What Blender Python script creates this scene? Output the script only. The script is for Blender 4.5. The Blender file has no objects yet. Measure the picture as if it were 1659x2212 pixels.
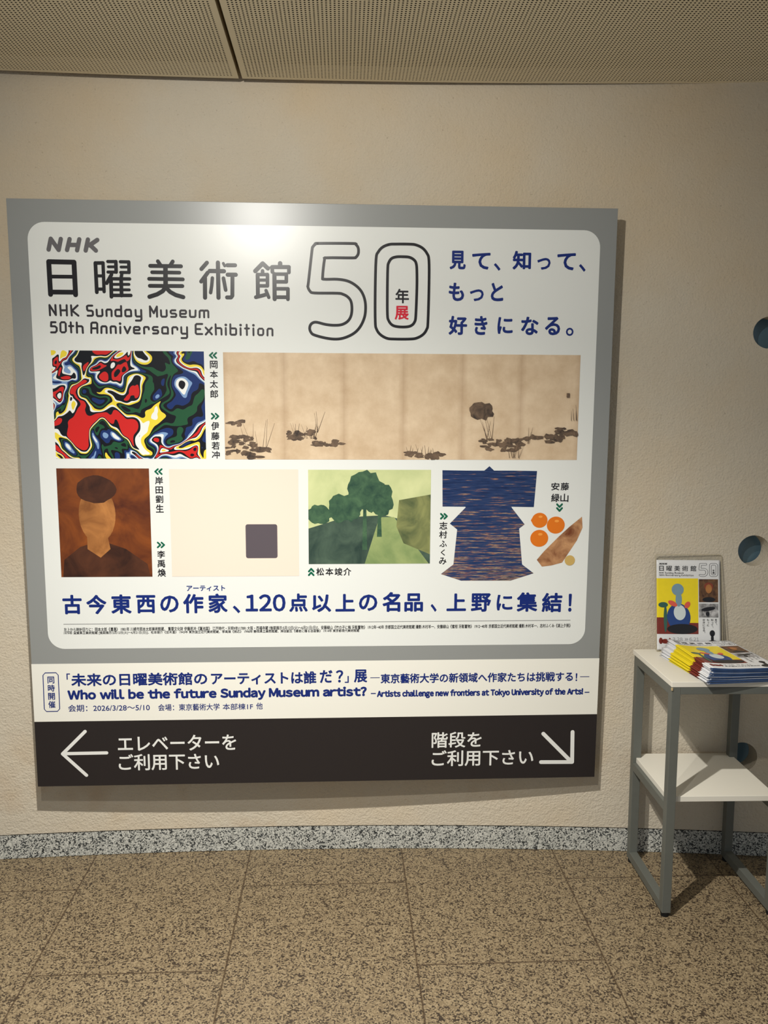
import bpy, bmesh, math, random
from mathutils import Matrix, Vector
random.seed(7)
C = bpy.context.scene.collection
SC = bpy.context.scene

# ------------------------------------------------------------------ camera
F_PX, PITCH, YAW, ROLL, EYE = 1786.3, 0.11324, 0.04967, -0.0041, 1.5
cam_d = bpy.data.cameras.new('camera'); cam = bpy.data.objects.new('camera', cam_d); C.objects.link(cam)
cam_d.sensor_fit = 'VERTICAL'; cam_d.sensor_height = 24.0; cam_d.lens = 24.0 * F_PX / 2212.0
cam_d.clip_start = 0.02
fwd = Vector((math.sin(YAW) * math.cos(PITCH), math.cos(YAW) * math.cos(PITCH), -math.sin(PITCH)))
rgt = Vector((math.cos(YAW), -math.sin(YAW), 0)); dwn = fwd.cross(rgt)
r2 = math.cos(ROLL) * rgt + math.sin(ROLL) * dwn; d2 = -math.sin(ROLL) * rgt + math.cos(ROLL) * dwn
cam.matrix_world = Matrix(((r2.x, -d2.x, -fwd.x, 0), (r2.y, -d2.y, -fwd.y, 0), (r2.z, -d2.z, -fwd.z, EYE), (0, 0, 0, 1)))
SC.camera = cam

# ------------------------------------------------------------------ light
SC.view_settings.view_transform = 'Standard'; SC.view_settings.look = 'None'
SC.view_settings.gamma = 1.0; SC.view_settings.use_curve_mapping = False
SC.view_settings.exposure = 0.06
w = bpy.data.worlds.new('world'); SC.world = w; w.use_nodes = True
w.node_tree.nodes['Background'].inputs[0].default_value = (0.86, 0.97, 1.10, 1)
w.node_tree.nodes['Background'].inputs[1].default_value = 0.35
def spot(name, loc, az, el, energy, size, radius, color):
    d = bpy.data.lights.new(name, 'SPOT'); o = bpy.data.objects.new(name, d); C.objects.link(o)
    d.energy = energy; d.spot_size = size; d.spot_blend = 1.0; d.shadow_soft_size = radius; d.color = color
    ax = Vector((math.sin(az) * math.cos(el), math.cos(az) * math.cos(el), math.sin(el)))
    o.location = loc; o.rotation_euler = ax.to_track_quat('-Z', 'Y').to_euler()
    return o
# a recessed downlight and a wall-washing spotlight in the ceiling in front of the sign, just out of frame
spot('ceiling_spotlight', (-0.33, 1.15, 2.50), 0.0, -1.5707, 364, 2.41, 0.018, (1.0, 0.97, 0.90))
spot('ceiling_spotlight', (-0.45, 0.55, 2.50), 0.18, -0.37, 119, 1.47, 0.018, (1.0, 0.97, 0.90))

# ------------------------------------------------------------------ materials
def lin(c):
    return tuple((x / 12.92 if x <= 0.04045 else ((x + 0.055) / 1.055) ** 2.4) for x in [v / 255 for v in c]) + (1,)
class NT:
    """small node-graph builder"""
    def __init__(s, name):
        s.m = bpy.data.materials.new(name); s.m.use_nodes = True; s.t = s.m.node_tree
        s.b = s.t.nodes['Principled BSDF']; s.out = s.t.nodes['Material Output']
    def n(s, typ, **kw):
        o = s.t.nodes.new(typ)
        for k, v in kw.items():
            if k.startswith('i_'):
                o.inputs[int(k[2:])].default_value = v
            else: setattr(o, k, v)
        return o
    def l(s, a, b): s.t.links.new(a, b)
    def co(s, kind='Object'): return s.n('ShaderNodeTexCoord').outputs[kind]
    def math(s, op, a, b=None, c=None):
        o = s.n('ShaderNodeMath', operation=op)
        for i, v in enumerate((a, b, c)):
            if v is None: continue
            if isinstance(v, (int, float)): o.inputs[i].default_value = v
            else: s.l(v, o.inputs[i])
        return o.outputs[0]
    def noise(s, vec, scale, detail=2, rough=0.5, dist=0.0):
        o = s.n('ShaderNodeTexNoise'); s.l(vec, o.inputs['Vector'])
        o.inputs['Scale'].default_value = scale; o.inputs['Detail'].default_value = detail
        o.inputs['Roughness'].default_value = rough; o.inputs['Distortion'].default_value = dist
        return o.outputs[0]
    def ramp(s, fac, stops, interp='LINEAR'):
        o = s.n('ShaderNodeValToRGB'); r = o.color_ramp; r.interpolation = interp
        while len(r.elements) < len(stops): r.elements.new(0.5)
        for e, (p, c) in zip(r.elements, stops): e.position = p; e.color = c
        s.l(fac, o.inputs[0]); return o.outputs[0]
    def mix(s, fac, a, b, mode='MIX'):
        o = s.n('ShaderNodeMix', data_type='RGBA', blend_type=mode)
        for i, v in ((0, fac), (6, a), (7, b)):
            if isinstance(v, (int, float, tuple)): o.inputs[i].default_value = v
            else: s.l(v, o.inputs[i])
        return o.outputs[2]
    def bump(s, h, strength, dist):
        o = s.n('ShaderNodeBump'); o.inputs['Strength'].default_value = strength; o.inputs['Distance'].default_value = dist
        s.l(h, o.inputs['Height']); s.l(o.outputs[0], s.b.inputs['Normal'])
    def base(s, c):
        if isinstance(c, tuple): s.b.inputs['Base Color'].default_value = c
        else: s.l(c, s.b.inputs['Base Color'])
    def rough(s, r, spec=0.5):
        s.b.inputs['Roughness'].default_value = r; s.b.inputs['Specular IOR Level'].default_value = spec
def plain(name, rgb, rough=0.5, spec=0.4, mottle=0.0, scale=30):
    t = NT(name); c = lin(rgb)
    if mottle:
        n = t.noise(t.co(), scale, 3)
        t.base(t.mix(n, tuple(x * (1 - mottle) for x in c[:3]) + (1,), tuple(min(1, x * (1 + mottle)) for x in c[:3]) + (1,)))
    else: t.base(c)
    t.rough(rough, spec); return t.m
M = {}
# printed surfaces of the sign (matt laminated vinyl)
SIGN_R, SIGN_S = 0.30, 0.40
for k, rgb in dict(grey=(139, 141, 139), field=(220, 222, 218), strip=(230, 228, 218), dark=(38, 34, 35), black=(22, 20, 24), blue=(18, 40, 112),
                   red=(205, 25, 50), green=(12, 92, 66), white=(226, 226, 222), logo=(98, 96, 98), english=(48, 44, 48), rule=(120, 120, 120),
                   cream=(232, 212, 196), patchgrey=(88, 80, 86), orange=(214, 112, 22), peel=(236, 150, 60), straw=(196, 164, 96)).items():
    M[k] = plain('print_' + k, rgb, SIGN_R, SIGN_S)
def mottled(name, a, b, scale, detail=4, rough=0.4, dist=0.6):
    t = NT(name); n = t.noise(t.co(), scale, detail, 0.6, dist)
    t.base(t.ramp(n, [(0.3, lin(a)), (0.7, lin(b))])); t.rough(rough, 0.4); return t.m

def m_plaster():
    t = NT('roughcast_plaster'); co = t.co()
    big = t.noise(co, 1.3, 4, 0.6); mid = t.noise(co, 9, 3, 0.6)
    c = t.ramp(big, [(0.30, lin((206, 188, 160))), (0.55, lin((202, 192, 174))), (0.8, lin((196, 188, 172)))])
    c = t.mix(t.math('MULTIPLY', mid, 0.22), c, lin((176, 158, 128)))
    # brown damp marks low down on the plaster
    sep = t.n('ShaderNodeSeparateXYZ'); t.l(co, sep.inputs[0])
    low = t.n('ShaderNodeMapRange'); t.l(sep.outputs[2], low.inputs[0]); low.inputs[1].default_value = 0.75; low.inputs[2].default_value = 0.05
    st = t.ramp(t.noise(co, 3.4, 3, 0.6), [(0.56, (0, 0, 0, 1)), (0.72, (1, 1, 1, 1))])
    c = t.mix(t.math('MULTIPLY', t.math('MULTIPLY', st, low.outputs[0]), 0.45), c, lin((172, 136, 92)))
    sp = t.ramp(t.noise(co, 130, 2, 0.5), [(0.68, (0, 0, 0, 1)), (0.76, (1, 1, 1, 1))])
    c = t.mix(t.math('MULTIPLY', sp, 0.3), c, lin((120, 104, 82)))
    t.base(c); t.rough(0.85, 0.2)
    h = t.math('ADD', t.noise(co, 150, 3, 0.55), t.math('MULTIPLY', t.noise(co, 60, 2, 0.5), 0.6))
    t.bump(h, 0.55, 0.006); return t.m
M['plaster'] = m_plaster()

def granite(t, co, light, mid, dark, scale, share):
    """crystals: cells of a Voronoi pattern in three tones, clustered by a slow noise"""
    g = t.n('ShaderNodeTexVoronoi', feature='F1'); t.l(co, g.inputs['Vector']); g.inputs['Scale'].default_value = scale
    sep = t.n('ShaderNodeSeparateXYZ'); t.l(g.outputs['Color'], sep.inputs[0])
    v = t.math('ADD', sep.outputs[0], t.math('MULTIPLY', t.math('SUBTRACT', t.noise(co, scale * 0.16, 2, 0.6), 0.5), 0.9))
    c = t.ramp(v, [(0.0, lin(tuple(int(x * 0.7) for x in dark))), (share * 0.45, lin(dark)), (share, lin(mid)), (0.5 + share * 0.5, lin(light)), (0.93, lin(mid))], 'CONSTANT')
    return c
def m_floor():
    t = NT('granite_floor_tiles'); co = t.co()
    c = granite(t, co, (156, 139, 110), (128, 112, 87), (58, 48, 41), 250, 0.28)
    soft = t.noise(co, 2.0, 3, 0.6)
    c = t.mix(t.math('MULTIPLY', soft, 0.35), c, lin((112, 95, 72)))
    sep = t.n('ShaderNodeSeparateXYZ'); t.l(co, sep.inputs[0])
    X = t.math('DIVIDE', t.math('ADD', sep.outputs[0], 0.8495), 0.5259)
    col = t.math('FLOOR', X); fx = t.math('SUBTRACT', X, col)
    dx = t.math('MULTIPLY', t.math('MINIMUM', fx, t.math('SUBTRACT', 1.0, fx)), 0.5259)
    odd = t.math('FLOORED_MODULO', col, 2.0)
    Y = t.math('DIVIDE', t.math('SUBTRACT', sep.outputs[1], t.math('ADD', t.math('MULTIPLY', odd, 0.41), 2.119)), 0.82)
    fy = t.math('FRACT', Y); fy = t.math('MINIMUM', fy, t.math('SUBTRACT', 1.0, fy)); dy = t.math('MULTIPLY', fy, 0.82)
    dj = t.math('MINIMUM', dx, dy)
    j = t.ramp(dj, [(0.0, (1, 1, 1, 1)), (0.0021, (1, 1, 1, 1)), (0.0029, (0, 0, 0, 1))])
    c = t.mix(j, c, lin((70, 54, 38)))
    t.base(c); t.rough(0.42, 0.35)
    t.bump(t.math('SUBTRACT', 1.0, j), 0.5, 0.002); return t.m
M['floor'] = m_floor()
def m_skirting():
    t = NT('grey_granite'); co = t.co()
    t.base(granite(t, co, (204, 203, 194), (168, 168, 161), (72, 75, 75), 270, 0.29)); t.rough(0.5, 0.4); return t.m
M['skirting'] = m_skirting()
M['joint'] = plain('joint_shadow_gap', (44, 34, 26), 0.9, 0.1)

# perforated ceiling panels: round holes punched on a 10.8 mm grid, solid margins
def m_perf(name, x_ref, sign):
    t = NT(name); co = t.co(); sep = t.n('ShaderNodeSeparateXYZ'); t.l(co, sep.inputs[0])
    p = 0.01083
    gx = t.math('MULTIPLY', t.math('SUBTRACT', sep.outputs[0], x_ref), sign)          # distance from the panel's long edge
    ax = t.math('SUBTRACT', t.math('FRACT', t.math('DIVIDE', t.math('SUBTRACT', gx, 0.0200 - p / 2), p)), 0.5)
    ay = t.math('SUBTRACT', t.math('FRACT', t.math('DIVIDE', t.math('SUBTRACT', sep.outputs[1], 2.700 - p / 2), p)), 0.5)
    r = t.math('SQRT', t.math('ADD', t.math('MULTIPLY', ax, ax), t.math('MULTIPLY', ay, ay)))
    hole = t.math('LESS_THAN', r, 0.25)
    inx = t.math('GREATER_THAN', gx, 0.0150)
    dx = t.math('ADD', sep.outputs[0], CEIL_XC * -1.0)
    edge = t.math('SUBTRACT', CEIL_YM, t.math('MULTIPLY', t.math('MULTIPLY', dx, dx), 0.5 / CEIL_R))
    iny = t.math('LESS_THAN', sep.outputs[1], t.math('SUBTRACT', edge, 0.0135))
    geo = t.n('ShaderNodeNewGeometry'); sn = t.n('ShaderNodeSeparateXYZ'); t.l(geo.outputs['True Normal'], sn.inputs[0])
    flat = t.math('GREATER_THAN', t.math('ABSOLUTE', sn.outputs[2]), 0.5)
    mask = t.math('MULTIPLY', t.math('MULTIPLY', hole, inx), t.math('MULTIPLY', iny, flat))
    t.base(lin((238, 227, 198))); t.rough(0.6, 0.3)
    tr = t.n('ShaderNodeBsdfTransparent'); mx = t.n('ShaderNodeMixShader')
    t.l(mask, mx.inputs[0]); t.l(t.b.outputs[0], mx.inputs[1]); t.l(tr.outputs[0], mx.inputs[2]); t.l(mx.outputs[0], t.out.inputs[0])
    return t.m
CEIL_Z, CEIL_R, CEIL_XC, CEIL_YM = 2.545, 17.9, -0.217, 2.7216
M['felt'] = plain('black_acoustic_felt', (46, 38, 30), 0.95, 0.05)
M['steel'] = plain('grey_painted_steel', (96, 98, 92), 0.45, 0.45, 0.06, 40)
M['laminate'] = plain('white_laminate', (226, 221, 208), 0.42, 0.4)
M['edgeband'] = plain('white_edge_band', (214, 208, 200), 0.5, 0.4)
M['rubber'] = plain('black_rubber', (20, 20, 20), 0.7, 0.3)
M['brass'] = plain('corner_screw', (180, 160, 120), 0.35, 0.6)
M['portglass'] = plain('blue_port_glass', (86, 112, 126), 0.25, 0.5, 0.15, 14)
M['batten'] = plain('timber_batten', (150, 130, 100), 0.8, 0.2, 0.15, 30)
# leaflet inks
for k, rgb, mo in (('paper', (228, 228, 230), 0), ('yellow', (238, 214, 30), .06), ('maroon', (120, 44, 34), .15), ('inkblue', (36, 66, 128), .12), ('greyblue', (122, 152, 170), .1),
                   ('teal', (52, 92, 82), .1), ('coral', (216, 92, 74), .05), ('night', (26, 24, 28), .1), ('backblue', (56, 78, 116), .3), ('softwhite', (206, 216, 218), .05), ('type', (34, 32, 34), 0),
                   ('dategrey', (150, 150, 152), 0)):
    M[k] = plain('leaflet_' + k, rgb, 0.38, 0.4, mo, 60)
M['umber'] = mottled('leaflet_umber', (62, 34, 22), (128, 92, 58), 60)
M['inkwash'] = mottled('leaflet_inkwash', (48, 44, 44), (206, 204, 206), 42, 3, 0.4, 1.2)
def m_clear():
    t = NT('clear_plastic'); g = t.n('ShaderNodeBsdfGlossy'); g.inputs['Roughness'].default_value = 0.12
    tr = t.n('ShaderNodeBsdfTransparent'); tr.inputs[0].default_value = (0.95, 0.95, 0.94, 1)
    fr = t.n('ShaderNodeFresnel'); fr.inputs[0].default_value = 1.25
    mx = t.n('ShaderNodeMixShader'); t.l(fr.outputs[0], mx.inputs[0]); t.l(tr.outputs[0], mx.inputs[1]); t.l(g.outputs[0], mx.inputs[2])
    t.l(mx.outputs[0], t.out.inputs[0]); return t.m
M['clear'] = m_clear()
def m_rim():
    t = NT('clear_plastic_rim'); t.base(lin((190, 178, 150))); t.rough(0.3, 0.5)
    tr = t.n('ShaderNodeBsdfTransparent'); mx = t.n('ShaderNodeMixShader'); mx.inputs[0].default_value = 0.55
    t.l(t.b.outputs[0], mx.inputs[1]); t.l(tr.outputs[0], mx.inputs[2]); t.l(mx.outputs[0], t.out.inputs[0]); return t.m
M['rim'] = m_rim()

# artworks printed on the sign: plain stand-ins in the same colours
def m_swirl():
    t = NT('print_swirl'); co = t.co('Generated'); mp = t.n('ShaderNodeMapping'); t.l(co, mp.inputs[0]); mp.inputs['Scale'].default_value = (1.4, 1, 1)
    warp = t.n('ShaderNodeTexNoise'); t.l(mp.outputs[0], warp.inputs['Vector']); warp.inputs['Scale'].default_value = 2.4; warp.inputs['Detail'].default_value = 1.5
    v = t.n('ShaderNodeVectorMath', operation='MULTIPLY_ADD'); t.l(warp.outputs['Color'], v.inputs[0]); v.inputs[1].default_value = (1.1, 1.1, 1.1); t.l(mp.outputs[0], v.inputs[2])
    n = t.noise(v.outputs[0], 1.7, 1.0, 0.5, 0.9)
    K, N_, W_, R_, Y_, G_, B_ = [lin(c) for c in ((12, 12, 18), (22, 44, 98), (226, 228, 224), (196, 34, 30), (226, 204, 60), (30, 78, 48), (120, 150, 190))]
    stops = [(0, R_), (.30, K), (.33, W_), (.35, Y_), (.375, K), (.40, G_), (.425, K), (.445, N_), (.47, B_), (.485, W_), (.505, K), (.525, R_), (.55, K), (.565, W_), (.585, Y_), (.61, K), (.635, N_), (.67, G_), (.70, K), (.73, W_)]
    c = t.ramp(n, stops, 'CONSTANT')
    t.base(c); t.rough(SIGN_R, SIGN_S); return t.m
M['swirl'] = m_swirl()
def m_screen():
    t = NT('print_aged_paper'); co = t.co('Generated'); sep = t.n('ShaderNodeSeparateXYZ'); t.l(co, sep.inputs[0])
    mp = t.n('ShaderNodeMapping'); t.l(co, mp.inputs[0]); mp.inputs['Scale'].default_value = (3.4, 1, 1)
    n = t.noise(mp.outputs[0], 4, 5, 0.65)
    c = t.ramp(n, [(0.3, lin((192, 166, 134))), (0.7, lin((218, 196, 166)))])
    f = t.math('FRACT', t.math('MULTIPLY', sep.outputs[0], 6.0)); d = t.math('MINIMUM', f, t.math('SUBTRACT', 1.0, f))
    fold = t.ramp(d, [(0.0, (1, 1, 1, 1)), (0.012, (0.75, 0.75, 0.75, 1)), (0.09, (0, 0, 0, 1))])
    c = t.mix(t.math('MULTIPLY', fold, 0.35), c, lin((150, 118, 88)))
    t.base(c); t.rough(SIGN_R, SIGN_S); return t.m
M['screen'] = m_screen()
M['inkbrown'] = mottled('print_ink_brown', (52, 42, 36), (120, 98, 78), 40)
M['paintbrown'] = mottled('print_brown_ground', (70, 28, 14), (134, 70, 24), 9)
M['paintdark'] = mottled('print_dark_cloth', (40, 20, 14), (82, 46, 28), 12)
M['paintochre'] = mottled('print_ochre', (122, 74, 36), (182, 122, 66), 14)
M['paintsky'] = mottled('print_pale_sky', (176, 186, 132), (208, 212, 158), 7)
M['painttree'] = mottled('print_leaf_green', (34, 64, 52), (72, 104, 74), 30)
M['paintroad'] = mottled('print_road', (38, 58, 52), (78, 98, 82), 12)
M['paintpath'] = mottled('print_path', (112, 134, 84), (156, 168, 110), 10)
M['paintwall'] = mottled('print_stone', (66, 80, 52), (146, 148, 92), 12)
M['shootbrown'] = mottled('print_shoot', (110, 58, 30), (196, 148, 104), 22)
def m_robe():
    t = NT('print_woven_stripes'); co = t.co('Generated'); mp = t.n('ShaderNodeMapping'); t.l(co, mp.inputs[0]); mp.inputs['Scale'].default_value = (5, 1, 105)
    n = t.noise(mp.outputs[0], 1.0, 3, 0.6)
    sep = t.n('ShaderNodeSeparateXYZ'); t.l(co, sep.inputs[0])
    v = t.math('ADD', n, t.math('MULTIPLY', t.math('SUBTRACT', 0.55, sep.outputs[2]), 0.16))
    c = t.ramp(v, [(0.30, lin((20, 36, 74))), (0.50, lin((36, 56, 98))), (0.57, lin((58, 66, 94))), (0.61, lin((132, 84, 74))), (0.66, lin((158, 142, 122))), (0.71, lin((44, 46, 66)))])
    t.base(c); t.rough(SIGN_R, SIGN_S); return t.m
M['robe'] = m_robe()

# ------------------------------------------------------------------ mesh helpers
def mesh_obj(name, verts, faces, mats, parent=None, fm=None, smooth=False):
    me = bpy.data.meshes.new(name); me.from_pydata([tuple(v) for v in verts], [], faces)
    for m in (mats if isinstance(mats, (list, tuple)) else [mats]): me.materials.append(m)
    if fm: me.polygons.foreach_set('material_index', fm)
    if smooth: me.polygons.foreach_set('use_smooth', [True] * len(me.polygons))
    me.update(); o = bpy.data.objects.new(name, me); C.objects.link(o)
    if parent is not None: o.parent = parent
    return o
def empty(name, loc, rot=(0, 0, 0)):
    o = bpy.data.objects.new(name, None); C.objects.link(o); o.location = loc; o.rotation_euler = rot; o.empty_display_size = 0.1
    return o
def tag(o, label=None, cat=None, group=None, kind=None):
    for k, v in (('label', label), ('category', cat), ('group', group), ('kind', kind)):
        if v: o[k] = v
    return o
def box_vf(x0, x1, y0, y1, z0, z1):
    v = [(x0, y0, z0), (x1, y0, z0), (x1, y1, z0), (x0, y1, z0), (x0, y0, z1), (x1, y0, z1), (x1, y1, z1), (x0, y1, z1)]
    return v, [(0, 3, 2, 1), (4, 5, 6, 7), (0, 1, 5, 4), (1, 2, 6, 5), (2, 3, 7, 6), (3, 0, 4, 7)]
def boxes(name, lst, mat, parent=None, bevel=0.0):
    bm = bmesh.new()
    for b in lst:
        v, f = box_vf(*b); vs = [bm.verts.new(p) for p in v]
        for q in f: bm.faces.new([vs[i] for i in q])
    if bevel: bmesh.ops.bevel(bm, geom=list(bm.edges), offset=bevel, segments=2, affect='EDGES', profile=0.5)
    me = bpy.data.meshes.new(name); bm.to_mesh(me); bm.free(); me.materials.append(mat)
    o = bpy.data.objects.new(name, me); C.objects.link(o)
    if parent is not None: o.parent = parent
    return o

# ------------------------------------------------------------------ the curved wall, floor, ceiling
W_R, W_XC, W_YM = 13.836, -0.3287, 2.7511
def wall_y(x, off=0.0):
    return W_YM - W_R + math.sqrt((W_R + off) ** 2 - (x - W_XC) ** 2)
def arc_slab(name, x0, x1, n, yf, yb, z0, z1, mat, nz=1):
    xs = [x0 + (x1 - x0) * i / n for i in range(n + 1)]; zs = [z0 + (z1 - z0) * j / nz for j in range(nz + 1)]
    v = []; f = []
    for x in xs:
        for z in zs: v.append((x, yf(x), z))
        for z in zs: v.append((x, yb(x), z))
    S = 2 * (nz + 1)
    for i in range(n):
        a = i * S; b = a + S
        for j in range(nz):
            f.append((a + j, b + j, b + j + 1, a + j + 1)); o = nz + 1
            f.append((a + o + j, a + o + j + 1, b + o + j + 1, b + o + j))
        f.append((a, a + nz + 1, b + nz + 1, b)); f.append((a + nz, b + nz, b + S - 1, a + S - 1))
    a = 0; f.append((0, nz, S - 1, nz + 1)); a = n * S; f.append((a, a + nz + 1, a + S - 1, a + nz))
    return mesh_obj(name, v, f, mat)
SK_H = 0.084
wall = arc_slab('wall_back', -3.2, 3.6, 136, lambda x: wall_y(x, -0.002), lambda x: wall_y(x, 0.056), SK_H + 0.004, 2.75, M['plaster'])
tag(wall, 'cream roughcast curved wall with round port holes', kind='structure')
HOLES = [(1.371, 1.778), (1.360, 1.068), (1.357, 0.356)]
HR = 0.051
for hx, hz in HOLES:
    bm = bmesh.new(); bmesh.ops.create_cone(bm, cap_ends=True, segments=64, radius1=HR, radius2=HR, depth=0.4, matrix=Matrix.Translation((hx, wall_y(hx), hz)) @ Matrix.Rotation(math.pi / 2, 4, 'X'))
    me = bpy.data.meshes.new('cut'); bm.to_mesh(me); bm.free(); me.materials.append(M['plaster']); co_ = bpy.data.objects.new('cut', me); C.objects.link(co_)
    md = wall.modifiers.new('cut', 'BOOLEAN'); md.object = co_; md.operation = 'DIFFERENCE'; md.solver = 'EXACT'
dg = bpy.context.evaluated_depsgraph_get(); nm = bpy.data.meshes.new_from_object(wall.evaluated_get(dg))
wall.modifiers.clear(); wall.data = nm; nm.name = 'wall_back'
for o in [o for o in C.objects if o.name.startswith('cut')]: bpy.data.objects.remove(o)
for i, (hx, hz) in enumerate(HOLES):
    bm = bmesh.new(); yw = wall_y(hx, 0.056)
    bmesh.ops.create_cone(bm, cap_ends=True, segments=48, radius1=0.062, radius2=0.062, depth=0.012, matrix=Matrix.Translation((hx, yw + 0.0075, hz)) @ Matrix.Rotation(0.12, 4, 'Z') @ Matrix.Rotation(math.pi / 2, 4, 'X'))
    me = bpy.data.meshes.new('window_%d' % (i + 1)); bm.to_mesh(me); bm.free(); me.materials.append(M['portglass'])
    o = bpy.data.objects.new('window_%d' % (i + 1), me); C.objects.link(o)
    tag(o, ['blue glass round port high up at the right of the wall', 'blue glass round port above the table beside the standing leaflet', 'blue glass round port low down behind the table'][i], kind='structure')
sk = arc_slab('baseboard_back', -3.2, 3.6, 136, lambda x: wall_y(x), lambda x: wall_y(x, 0.03), 0.0015, SK_H, M['skirting'])
tag(sk, 'grey speckled granite skirting along the curved wall', kind='structure')
jo = arc_slab('trim_1', -3.2, 3.6, 136, lambda x: wall_y(x, 0.008), lambda x: wall_y(x, 0.03), SK_H, SK_H + 0.004, M['joint'])
tag(jo, 'dark open joint above the granite skirting', kind='structure')
fl = mesh_obj('floor', [(-3.2, -2.6, 0), (3.6, -2.6, 0), (3.6, 2.95, 0), (-3.2, 2.95, 0)], [(0, 1, 2, 3)], M['floor']); tag(fl, 'brown speckled granite tile floor', kind='structure')
def ceil_y(x): return CEIL_YM - (x - CEIL_XC) ** 2 / (2 * CEIL_R)
ce = empty('ceiling', (0, 0, 0)); tag(ce, 'beige perforated panel ceiling', kind='structure')
for x0, x1, ref, sg in ((-3.2, -0.3215, -0.3215, -1.0), (-0.3105, 3.6, -0.3105, 1.0)):
    pm = m_perf('perforated_panel', ref, sg)
    n = 40; v = []; f = []; fm = []
    xs = [x0 + (x1 - x0) * i / n for i in range(n + 1)]
    for x in xs: v += [(x, -2.6, CEIL_Z), (x, ceil_y(x), CEIL_Z), (x, ceil_y(x), CEIL_Z + 0.045), (x, -2.6, CEIL_Z + 0.045)]
    for i in range(n):
        a = i * 4; b = a + 4
        f += [(a, a + 1, b + 1, b), (a + 1, a + 2, b + 2, b + 1), (a + 2, a + 3, b + 3, b + 2)]; fm += [0, 1, 2]
    f += [(0, 3, 2, 1), (n * 4, n * 4 + 1, n * 4 + 2, n * 4 + 3)]; fm += [1, 1]
    M['panel_edge'] = M.get('panel_edge') or plain('panel_edge', (190, 174, 142), 0.6, 0.3)
    o = mesh_obj('ceiling_panel', v, f, [pm, M['panel_edge'], M['felt']], ce, fm); tag(o, kind='structure')
rf = mesh_obj('ceiling_void', *[[(-3.2, -2.6, 2.75), (3.6, -2.6, 2.75), (3.6, 2.95, 2.75), (-3.2, 2.95, 2.75)], [(0, 3, 2, 1)]], M['felt'], ce); tag(rf, kind='structure')

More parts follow.
